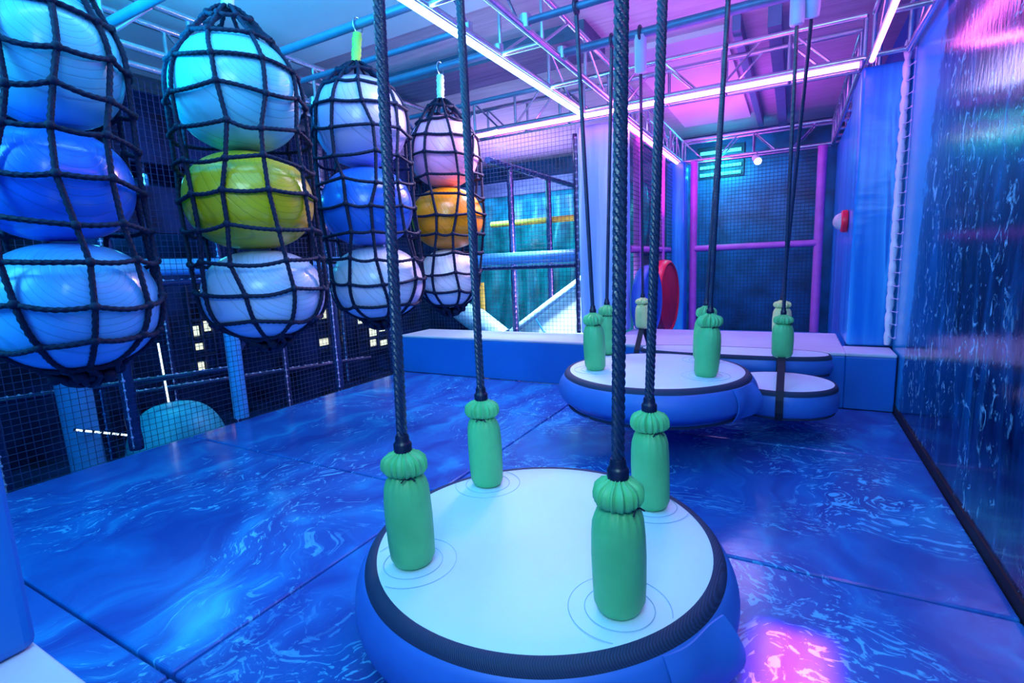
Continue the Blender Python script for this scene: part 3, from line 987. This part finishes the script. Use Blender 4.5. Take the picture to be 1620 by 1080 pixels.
def make_bag(idx, strapmat, strap_lab, nm):
    balls = BAGS[idx]
    rnd = random.Random(idx * 5)
    balls = [list(b) for b in balls]
    for u, v in ((0, 1), (1, 2)):
        over = balls[u][4] + balls[v][4] - (balls[u][2] - balls[v][2])
        if over > -0.004:
            balls[v][4] -= over / 2 + 0.002
            balls[v][2] -= over / 2 + 0.002
    for bi, (x, y, z, rh, rv, ck, word) in enumerate(balls):
        prof = []
        for i in range(29):
            a = -PI / 2 + PI * i / 28
            ca, sa = max(math.cos(a), 1e-4), math.sin(a)
            prof.append((rh * ca ** 0.86, rv * math.copysign(abs(sa) ** 0.92, sa)))
        b = MB().lathe(prof, (x, y, z), 56, cap=False)
        o = b.build('exercise_ball', 'ball_' + ck, loc=(x, y, z))
        tag(o, '%s inflated ball %s %s' % (word, POSN[bi], WORD[idx]), 'ball', 'exercise balls in the hanging nets')
    cx = balls[1][0]
    cy = sum(b[1] for b in balls) / 3
    hp = hull_profile(balls)
    hz = [p[0] for p in hp]
    hr = [p[1] for p in hp]

    def centre(z):
        return np.interp(z, [balls[2][2], balls[1][2], balls[0][2]], [balls[2][1], balls[1][1], balls[0][1]])

    ztop = balls[0][2] + balls[0][4]
    zbot = balls[2][2] - balls[2][4]
    apex = 2.965
    # meridian (r, z) path: apex -> shoulder -> hull -> gathered bottom
    path = [(0.035, apex), (0.07, apex - 0.04)]
    zs = list(np.arange(ztop - 0.10, zbot + 0.05, -0.02))
    for z in zs:
        path.append((float(np.interp(z, hz, hr)) + 0.014, float(z)))
    path.append((0.13, zbot - 0.012))
    path.append((0.05, zbot - 0.045))
    P = np.array(path)
    seg = np.linalg.norm(np.diff(P, axis=0), axis=1)
    L = np.concatenate([[0], np.cumsum(seg)])
    NM = 10
    nr = 12
    Lr = np.linspace(0.10, L[-1] - 0.13, nr)
    th0 = rnd.uniform(0, 0.6)
    node = {}
    for m_ in range(NM):
        for j, l in enumerate(Lr):
            f = min(1, max(0, (j) / 2))
            ll = l + rnd.uniform(-0.022, 0.022)
            rr = float(np.interp(ll, L, P[:, 0]))
            zz = float(np.interp(ll, L, P[:, 1]))
            a = th0 + 2 * PI * m_ / NM + rnd.uniform(-0.05, 0.05) + 0.10 * math.sin(j * 0.9 + m_ * 2.1)
            node[m_, j] = (a, zz)

    def pt(a, z, extra=0.0):
        if z > ztop - 0.10:
            u = (apex - z) / (apex - ztop + 0.10)
            r0 = float(np.interp(ztop - 0.10, hz, hr)) + 0.014
            r = 0.035 + (r0 - 0.035) * u ** 0.75
        elif z < zbot + 0.03:
            u = (z - (zbot - 0.045)) / 0.075
            r = 0.05 + (float(np.interp(zbot + 0.03, hz, hr)) - 0.036) * max(0, u)
        else:
            r = float(np.interp(z, hz, hr)) + 0.014
        r += extra
        c = float(centre(z))
        return (cx + r * math.cos(a), c + r * math.sin(a), z)

    RC = 0.0128
    t = thing('ball_net', nm, 'net', (cx, cy, apex))
    ver = MB()
    for m_ in range(NM):
        pts = []
        ctrl = [(node[m_, 0][0] * 0.5 + 0.5 * (th0 + 2 * PI * m_ / NM), apex)] + [node[m_, j] for j in range(nr)] + [(node[m_, nr - 1][0] + 0.1, zbot - 0.045)]
        for (a0, z0), (a1, z1) in zip(ctrl[:-1], ctrl[1:]):
            for u in np.linspace(0, 1, 7)[:-1]:
                pts.append(pt(a0 + (a1 - a0) * u, z0 + (z1 - z0) * u))
        pts.append(pt(*ctrl[-1]))
        ver.sweep(pts, RC, 9, lobes=3, pitch=0.030, depth=0.36, sub=0.0075 if idx < 3 else 0.012)
    rin = ver
    for j in range(nr):
        pts = []
        for m_ in range(NM + 1):
            a0, z0 = node[m_ % NM, j]
            a1, z1 = node[(m_ + 1) % NM, j]
            if m_ == NM:
                break
            if a1 < a0:
                a1 += 2 * PI
            sag = rnd.uniform(0.0, 0.02)
            for u in np.linspace(0, 1, 7)[:-1]:
                pts.append(pt(a0 + (a1 - a0) * u, z0 + (z1 - z0) * u - sag * math.sin(PI * u), 0.004))
        pts.append(pts[0])
        rin.sweep(pts, RC * 0.95, 9, lobes=3, pitch=0.030, depth=0.36, sub=0.0075 if idx < 3 else 0.012)
    kn = ver
    for (m_, j), (a, z) in node.items():
        kn.ball(pt(a, z, 0.004), RC * 1.55, 5)
    ver.build('netting', 'net_rope', t)
    # gathered tail under the lowest ball: loops pulled to one knot
    tl = MB()
    zb = zbot - 0.045
    cb = float(centre(zb))
    for m_ in range(NM):
        a, z = node[m_, nr - 1]
        p0 = pt(a, z)
        a2 = a + 0.35
        p1 = pt(a2, (z + zb) / 2 - 0.012, 0.035)
        tl.sweep([p0, (p0[0] * 0.5 + p1[0] * 0.5, p0[1] * 0.5 + p1[1] * 0.5, p1[2] + 0.01), p1,
                  (cx + 0.07 * math.cos(a2), cb + 0.07 * math.sin(a2), zb - 0.02),
                  (cx + 0.015 * math.cos(a2), cb + 0.015 * math.sin(a2), zb - 0.035)], RC * 1.1, 8, lobes=3, pitch=0.07, depth=0.3, sub=0.015)
    for q in range(14):
        qa = q * 2.4
        qr = 0.03 + 0.09 * (q % 3) / 2
        tl.ball((cx + qr * math.cos(qa), cb + qr * math.sin(qa), zb - 0.012 + 0.03 * (q % 3) / 2 + rnd.uniform(-0.012, 0.012)), 0.027, 6)
    tl.build('gathered_tail', 'net_rope', t)
    # cloth wrapped strap and steel loop on the pipe
    yb = BAGY[idx] + 0.03
    yc = float(centre(apex))
    st = MB()
    pr = []
    for i in range(17):
        u = i / 16
        zz = apex - 0.01 + (PZ - 0.055 - apex) * u
        pr.append((0.033 * (1 + 0.10 * math.sin(i * 2.3 + idx)) * (0.9 if i in (0, 16) else 1), zz))
    st.lathe([(r, z_ - apex) for r, z_ in pr], (cx, yc, apex), 18, mod=lambda a, i: 1 + 0.06 * math.sin(2 * a + i), tilt=(0, (yb - yc) / (PZ - apex)))
    st.build('hanging_strap', strapmat, t)
    lp = [(cx, yb + 0.045 * math.cos(q), PZ - 0.010 + 0.055 * math.sin(q)) for q in np.linspace(0, 2 * PI, 28)]
    MB().sweep(lp, 0.006, 8).build('hook', 'steel', t)
    # two thick gathered cords spreading from the strap to the shoulders
    sh = MB()
    for s in (-1, 1):
        a = 0.75 * s - 0.35
        p1 = pt(a, ztop - 0.03, 0.012)
        sh.sweep([(cx, yc, apex + 0.005), (cx + 0.4 * (p1[0] - cx), yc + 0.4 * (p1[1] - yc), apex - 0.42 * (apex - p1[2])), p1], [0.017, 0.017, 0.015], 10)
    sh.build('gathered_top', 'net_rope', t)
    return t


make_bag(1, 'tape_white', '', 'black rope net holding three bluish balls, nearest the camera at the left edge')
make_bag(2, 'tape_white', '', 'black rope net holding the yellow green ball between two bluish balls')
make_bag(3, 'tape_green', '', 'black rope net on a green cloth strap, holding lilac, blue and white balls')
make_bag(4, 'tape_white', '', 'black rope net on a white cloth strap, holding pink, orange and white balls')

# ------------------------------------------------------------------ safety nets
def grid_net(label, org, u, v, lu, lv, cell, th, name='safety_net', mat='net', group=None):
    """square knotted netting spanned by directions u and v"""
    org, u, v = Vector(org), Vector(u), Vector(v)
    mb = MB()
    nu, nv = int(lu / cell), int(lv / cell)
    for i in range(nu + 1):
        p = org + u * (lu * i / nu)
        mb.bar(p, p + v * lv, th, seg=3)
    for j in range(nv + 1):
        p = org + v * (lv * j / nv)
        mb.bar(p, p + u * lu, th, seg=3)
    o = mb.build(name, mat, loc=tuple(org), smooth=False)
    return tag(o, label, 'net')


grid_net('dark square safety netting down the left side behind the ball nets', (-4.985, 0.2, 0.0), (0, 1, 0), (0, 0, 1), 6.1, 3.2, 0.052, 0.0055)
grid_net('safety netting behind the left half of the long step', (-4.97, 6.31, 0.30), (1, 0, 0), (0, 0, 1), 2.5, 2.9, 0.055, 0.0050)
grid_net('tall safety netting filling the frame at the far end of the rear passage', (-1.60, 10.02, 0.0), (1, 0, 0), (0, 0, 1), 1.92, 3.15, 0.06, 0.009)
grid_net('safety netting on the left side of the rear passage', (-1.96, 7.0, 0.0), (0, 1, 0), (0, 0, 1), 2.7, 3.1, 0.06, 0.009)

# posts and rails
def post(label, p, q, r, mat, lace=None, cat='post', name='padded_post', group=None):
    p, q = Vector(p), Vector(q)
    n = max(4, int((q - p).length / 0.05))
    rnd = random.Random(int(p.x * 100 + p.y * 10))
    pts = [tuple(p.lerp(q, i / n)) for i in range(n + 1)]
    rr = [r * (1 + (0.07 * math.sin(i * 1.3) if lace else 0)) for i in range(n + 1)]
    if not lace:
        o = MB().sweep(pts, r, 16).build(name, mat, loc=tuple(p))
        return tag(o, label, cat, group)
    t = thing(name, label, cat, tuple(p), group)
    MB().sweep(pts, rr, 16).build('padding', mat, t)
    d = (q - p).normalized()
    sd = Vector((0.70, -0.71, 0)) if abs(d.z) > 0.5 else Vector((0, -0.6, 0.8))
    mb = MB()
    k = int((q - p).length / 0.085)
    pts, rr = [], []
    for i in range(k):
        c = p + d * (0.04 + i * 0.085) + sd * (r + 0.002)
        b_ = rnd.uniform(0.010, 0.018)
        for du, rf in ((-0.016, 0.35), (-0.008, 0.85), (0.0, 1.0), (0.008, 0.85), (0.016, 0.35)):
            pts.append(tuple(c + d * du))
            rr.append(b_ * rf)
    mb.sweep(pts, rr, 7)
    mb.build('lacing', lace, t)
    return t


lp = [(-5.06, 1.15, 'beside the lowest bluish ball at the left edge'), (-5.08, 2.15, 'left of the cyan mound behind the side netting'),
      (-5.06, 4.48, 'between the pale blue post and the long step'), (-5.06, 5.5, 'nearest the left end of the long step')]
for (x, y, w) in lp:
    post('dark laced post of the side netting, ' + w, (x, y, 0.0), (x, y, 3.2), 0.055, 'post_dark', 'lace', group='posts of the side netting')
post('pale blue padded post beyond the side netting, below the net with the green ball', (-5.10, 3.16, 0.0), (-5.10, 3.16, 1.5), 0.075, 'post_blue')
post('blue padded rail behind the side netting at mid height', (-5.20, 0.3, 1.60), (-5.20, 6.2, 1.60), 0.08, 'post_blue', cat='rail', name='padded_rail')
post('dark rail under the blue rail behind the side netting', (-5.18, 0.3, 1.45), (-5.18, 6.2, 1.45), 0.03, 'post_dark', 'lace', cat='rail', name='laced_rail')
post('blue padded rail behind the long step netting, lit pink on top', (-4.9, 6.42, 1.57), (-2.45, 6.42, 1.57), 0.085, 'post_blue', cat='rail', name='padded_rail')
post('thin laced rail just under the pink lit rail', (-4.9, 6.40, 1.44), (-2.45, 6.40, 1.44), 0.026, 'post_dark', 'lace', cat='rail', name='laced_rail')
post('sloping dark laced top rail seen beyond the long step netting', (-3.84, 6.4, 2.96), (-3.84, 10.0, 2.96), 0.045, 'post_dark', 'lace', cat='rail', name='laced_rail')
post('dark post with pink lacing under the sloping top rail, nearer the orange ball', (-3.84, 7.05, -0.5), (-3.84, 7.05, 2.95), 0.05, 'post_dark', 'post_pink')
post('dark post with pink lacing under the sloping top rail, nearer the pale pillar', (-3.84, 8.45, -0.5), (-3.84, 8.45, 2.95), 0.05, 'post_dark', 'post_pink')
post('laced post against the left side of the pale streaked pillar', (-2.50, 6.36, 0.54), (-2.50, 6.36, 3.1), 0.03, 'post_dark', 'lace')
post('yellow padded bar in front of the teal curtains', (-5.1, 8.55, 2.25), (-3.36, 8.55, 2.25), 0.055, 'orange_bar', cat='bar', name='padded_bar')
post('yellow upright post low behind the left part of the long step', (-4.62, 7.32, -0.5), (-4.62, 7.32, 1.2), 0.045, 'orange_bar')
post('pink padded post on the left of the far netted frame', (-1.63, 10.0, -0.02), (-1.63, 10.0, 3.18), 0.065, 'post_pink')
post('pink padded post on the right of the far netted frame', (0.36, 10.0, -0.02), (0.36, 10.0, 3.18), 0.07, 'post_pink')
post('pink padded crossbar of the far netted frame', (-1.60, 9.98, 1.63), (0.33, 9.98, 1.63), 0.055, 'post_pink', cat='bar', name='padded_bar')
post('pink padded post in the left side netting of the rear passage, nearer the camera', (-2.0, 7.53, -0.02), (-2.0, 7.53, 3.18), 0.07, 'post_pink')
post('pink padded post in the left side netting of the rear passage, beside the red disc', (-2.0, 8.97, -0.02), (-2.0, 8.97, 3.18), 0.07, 'post_pink')
post('pink padded crossbar in the left side netting of the rear passage', (-2.0, 7.0, 1.63), (-2.0, 9.6, 1.63), 0.055, 'post_pink', cat='bar', name='padded_bar')
post('dark blue low kerb roll under the far netted frame', (-1.7, 9.95, 0.06), (0.45, 9.95, 0.06), 0.07, 'vinyl_blue', cat='padding', name='kerb_roll')

# ------------------------------------------------------------------ rear passage: discs, button, spotlight
def round_pad(label, c, nrm, r, th, mat, name, cat, parts=None):
    nrm = Vector(nrm).normalized()
    q = Vector((0, 0, 1)).rotation_difference(nrm).to_matrix()
    prof = [(0.001, -th / 2), (r * 0.93, -th / 2), (r * 0.985, -th * 0.35), (r, -th * 0.1), (r, th * 0.1), (r * 0.98, th * 0.36), (r * 0.92, th / 2),
            (r * 0.88, th * 0.47), (r * 0.86, th * 0.40), (r * 0.4, th * 0.48), (0.001, th * 0.5)]
    mb = MB().lathe(prof, (0, 0, 0), 56, cap=False)
    mb.v = [tuple(q @ Vector(p) + Vector(c)) for p in mb.v]
    o = mb.build(name, mat, loc=c)
    return tag(o, label, cat), q


round_pad('big red round dish standing on edge at the left of the rear passage', (-1.80, 8.35, 0.86), (1, -0.06, 0.0), 0.60, 0.20, 'red', 'round_dish', 'dish')
round_pad('big dull blue round dish standing on edge left of the red one', (-1.79, 7.22, 0.90), (1, -0.06, 0.0), 0.50, 0.16, 'disc_side', 'round_dish', 'dish')

t = thing('push_button', 'red push button with a grey dome on the side of the wide right pillar', 'button', (0.49, 6.6, 1.82))
def along_x(mb, c):
    mb.v = [(c[0] - z_, c[1] + y_, c[2] + x_) for x_, y_, z_ in mb.v]
    return mb
along_x(MB().lathe([(0.001, 0), (0.115, 0), (0.12, 0.015), (0.115, 0.05), (0.10, 0.06), (0.001, 0.06)], (0, 0, 0), 40, cap=False), (0.495, 6.6, 1.80)).build('base', 'red', t)
along_x(MB().lathe([(0.09, 0.05), (0.085, 0.08), (0.065, 0.11), (0.03, 0.13), (0.001, 0.135)], (0, 0, 0), 40, cap=False), (0.495, 6.6, 1.80)).build('dome', 'grey', t)

t = thing('spotlight', 'small white spotlight hanging from the far truss of the rear passage', 'lamp', (-0.60, 9.6, 3.15))
MB().bar((-0.60, 10.0, 3.2), (-0.60, 9.65, 3.08), 0.02, seg=8).build('bracket', 'steel', t)
MB().sweep([(-0.62, 9.72, 3.10), (-0.61, 9.66, 3.07), (-0.56, 9.50, 2.98)], [0.03, 0.055, 0.06], 16).build('housing', 'white', t)
MB().sweep([(-0.56, 9.50, 2.98), (-0.555, 9.485, 2.972)], 0.05, 16).build('lens', 'lamp_lens', t)

# hazard: slatted vent at the far left corner above the frame
t = thing('air_vent', 'pale slatted air vent high behind the far truss', 'vent', (-1.2, 10.9, 3.0))
MB().box((-1.75, 11.15, 3.02), (-0.9, 11.2, 3.62)).build('backing', 'dark', t, smooth=False)
for k in range(4):
    MB().bar((-1.7, 11.13, 3.08 + k * 0.14), (-0.95, 11.13, 3.08 + k * 0.14), 0.05, 0.06).build('slat', 'white', t)

# ------------------------------------------------------------------ beyond the long step netting
# folded teal curtains
def curtain(label, x0, x1, y, z0, z1, folds, amp, mat, seed):
    rnd = random.Random(seed)
    n = folds * 8
    m = 10
    vs, fs = [], []
    for j in range(m + 1):
        w = j / m
        for i in range(n + 1):
            u = i / n
            a = amp * (0.5 + 0.8 * (1 - w))
            vs.append((x0 + (x1 - x0) * u + 0.05 * math.sin(5 * w + i * 0.2), y + a * math.sin(2 * PI * folds * u + 0.8 * math.sin(3 * w + seed)) + 0.03 * math.sin(9 * u + 4 * w), z0 + (z1 - z0) * w))
    for j in range(m):
        for i in range(n):
            q = j * (n + 1) + i
            fs.append((q, q + 1, q + n + 2, q + n + 1))
    o = MB().add(vs, fs).build('curtain', mat, loc=((x0 + x1) / 2, y, z0))
    md = o.modifiers.new('solid', 'SOLIDIFY')
    md.thickness = 0.01
    return tag(o, label, 'curtain')


curtain('teal folded curtain below the pink lit rail, behind the long step', -6.8, -2.55, 9.9, -0.49, 1.75, 9, 0.10, 'teal', 1)
curtain('teal folded curtain above the pink lit rail, behind the yellow bar', -6.8, -2.55, 10.3, 1.70, 3.0, 7, 0.07, 'teal', 2)
tag(MB().box((-6.8, 10.45, 1.60), (-2.55, 11.19, 1.98)).build('deck_edge', 'beam_dark', loc=(-4.6, 9.6, 1.55), smooth=False), 'dark deck edge between the two teal curtains', 'deck')
tag(MB().box((-9.3, 10.2, 3.0), (-2.3, 10.4, 3.3)).build('ceiling_duct', 'beam_dark', loc=(-5, 9, 2.72), smooth=False), 'dark horizontal duct above the upper teal curtain', 'duct')
# white inflatable slide
t = thing('inflatable_slide', 'white inflatable slide with blue seam rising behind the long step netting', 'slide', (-3.4, 7.6, 0))
sv = [(-4.35, 7.3, -0.5), (-2.60, 7.3, -0.5), (-2.60, 7.3, 1.30), (-4.35, 7.3, 0.12), (-4.35, 8.3, -0.5), (-2.60, 8.3, -0.5), (-2.60, 8.3, 1.30), (-4.35, 8.3, 0.12)]
MB().add(sv, [(0, 1, 2, 3), (7, 6, 5, 4), (3, 2, 6, 7), (1, 5, 6, 2), (0, 4, 5, 1), (0, 3, 7, 4)]).build('body', 'white', t, smooth=False, bevel=0.06)
MB().sweep([(-4.45, 7.27, 0.10), (-3.9, 7.27, 0.47), (-3.3, 7.27, 0.88), (-2.58, 7.27, 1.36)], 0.06, 14).build('side_bolster', 'sleeve_cyan', t)
MB().sweep([(-3.58, 7.24, 0.62), (-3.45, 7.235, 0.42), (-3.25, 7.235, 0.22), (-3.15, 7.235, 0.12)], 0.012, 8).build('seam', 'vinyl_blue', t)
# clear panel over the left end of the step
t = thing('plastic_slide', 'glossy blue curved slide side behind the left end of the long step', 'slide', (-4.6, 6.9, 0.3))
MB().sweep([(-5.3, 6.75, 0.98), (-4.9, 6.78, 0.88), (-4.4, 6.80, 0.62), (-3.95, 6.82, 0.35)], [0.05, 0.14, 0.2, 0.16], 18).build('chute', 'sleeve_cyan', t)

# ------------------------------------------------------------------ beyond the side netting on the left
t = thing('inflatable_mound', 'cyan rounded mound glowing low behind the side netting', 'inflatable', (-6.0, 2.95, -0.5))
pr = [(0.5 * math.cos(a) ** 0.7 if a < PI / 2 - 1e-3 else 0.001, 0.62 * math.sin(a)) for a in np.linspace(0, PI / 2, 12)]
MB().lathe(pr, (-6.0, 2.95, -0.5), 40).build('body', 'dome', t)
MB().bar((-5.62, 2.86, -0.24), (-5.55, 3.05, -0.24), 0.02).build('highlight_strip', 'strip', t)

tag(MB().sweep([(-6.1, 2.15, -0.5), (-6.1, 2.12, 1.2)], 0.14, 20).build('round_column', 'post_blue', loc=(-6.1, 2.15, -0.5)), 'shiny pale blue column below the nearest ball net, beyond the side netting', 'column')
tag(MB().sweep([(-6.3, 4.95, -0.5), (-6.3, 4.95, 1.5)], 0.24, 24).build('round_column', 'dark_wall', loc=(-6.3, 4.95, -0.5)), 'wide shiny dark blue column below the third ball net, beyond the side netting', 'column')
random.seed(21)
places = ['below the nearest ball net', 'left of the cyan mound', 'right of the cyan mound', 'behind the pale blue post', 'behind the wide dark column', 'near the left end of the long step', 'behind the blue rail', 'far behind the third ball net', 'close to the lit windows', 'behind the farthest netting']
for k, (x, y, z1) in enumerate([(-5.9, 1.5, 1.5), (-6.6, 2.55, 1.6), (-5.8, 3.55, 1.5), (-6.6, 4.05, 3.6), (-5.9, 4.35, 1.5), (-6.4, 5.7, 3.6), (-7.2, 3.6, 3.6), (-7.0, 6.4, 3.6), (-5.9, 5.2, 1.5), (-6.2, 6.9, 3.6)]):
    post('slim dark post of the far play frame, ' + places[k], (x, y, -0.5), (x, y, z1), 0.035, 'post_dark', 'post_blue' if k % 2 else 'lace', group='slim posts of the dark play frame', name='frame_post')
for k, (y, z) in enumerate([(2.0, 0.42), (4.1, 0.15)]):
    post(['dark beam of the play frame behind the cyan mound', 'low dark beam of the play frame behind the wide dark column'][k], (-6.9, y - 1.2, z), (-5.7, y + 1.6, z), 0.03, 'post_dark', 'lace', cat='beam', name='frame_beam')


def strip(label, p, q, dots=0, w=0.018):
    p, q = Vector(p), Vector(q)
    t = thing('led_strip', label, 'light strip', tuple(p))
    MB().bar(p + Vector((-0.012, 0, 0)), q + Vector((-0.012, 0, 0)), w * 1.4).build('backing', 'dark', t)
    if dots:
        for i in range(dots):
            a = p.lerp(q, (i + 0.12) / dots)
            b = p.lerp(q, (i + 0.8) / dots)
            MB().bar(a, b, w).build('segment', 'strip', t)
    else:
        MB().bar(p, q, w).build('segment', 'strip', t)
    return t


strip('upright white light strip beyond the side netting, above the cyan mound', (-6.4, 3.08, 0.76), (-6.4, 3.10, 0.02))
strip('dotted white light strip sloping low across the shiny pale column', (-5.85, 2.00, 0.13), (-5.85, 2.42, -0.06), 6)
strip('slanting white light strip between the second and third ball nets', (-5.12, 3.68, 1.30), (-5.12, 3.44, 0.96), 0, 0.012)
post('slanting dark brace behind the side netting, carrying the slanting light strip', (-5.15, 3.93, 1.66), (-5.15, 3.20, 0.62), 0.022, 'post_dark', cat='brace', name='frame_brace')


def windows(label, x, y0, y1, z0, z1, ny, nz, seed, warm=False):
    """a distant lit opening seen through netting: panes in a frame"""
    rnd = random.Random(seed)
    t = thing('lit_window', label, 'window', (x, y0, z0))
    dy, dz = (y1 - y0) / ny, (z1 - z0) / nz
    fr = MB()
    for i in range(ny + 1):
        fr.bar((x + 0.02, y0 + i * dy, z0), (x + 0.02, y0 + i * dy, z1), 0.03)
    for j in range(nz + 1):
        fr.bar((x + 0.02, y0, z0 + j * dz), (x + 0.02, y1, z0 + j * dz), 0.03)
    fr.build('frame', 'dark', t, smooth=False)
    for i in range(ny):
        for j in range(nz):
            if rnd.random() < 0.75:
                a, b = rnd.uniform(0.05, 0.3), rnd.uniform(0.7, 0.95)
                MB().box((x - 0.02, y0 + (i + a) * dy, z0 + (j + rnd.uniform(0.08, 0.4)) * dz), (x, y0 + (i + b) * dy, z0 + (j + rnd.uniform(0.6, 0.94)) * dz)).build('pane', 'lit', t, smooth=False)
    return t


struct(MB().box((-7.5, 0.0, -0.5), (-7.34, 9.0, 3.86)).build('wall_side_room', 'dark_wall', smooth=False))
windows('tall lit window seen between the first two ball nets', -7.3, 3.95, 4.25, 0.15, 1.40, 2, 5, 4)
windows('pale lit window between the second and third ball nets', -7.3, 6.05, 6.6, 0.1, 1.1, 2, 4, 5)
t = thing('round_lamp', 'small round orange lamp beyond the netting, just under the net with the green ball', 'lamp', (-7.28, 4.42, 0.82))
MB().ball((-7.25, 4.42, 0.82), 0.085, 8).build('globe', 'lamp_orange', t)
MB().bar((-7.34, 4.42, 0.82), (-7.29, 4.42, 0.82), 0.05, seg=8).build('bracket', 'dark', t)
windows('lit window with warm panes left of the long step', -7.3, 7.0, 8.1, -0.1, 0.9, 4, 4, 6)
for k, (y0, y1, z0, z1, w) in enumerate([(1.4, 3.2, 2.0, 2.5, 'lower'), (1.2, 3.6, 2.75, 3.3, 'upper')]):
    tag(MB().box((-6.3, y0 - 1, z0), (-6.2, y1 + 2, z1)).build('dark_panel', 'dark_wall', loc=(-6.25, y0, z0), smooth=False), '%s dark blue panel behind the side netting between the first two ball nets' % w, 'panel')
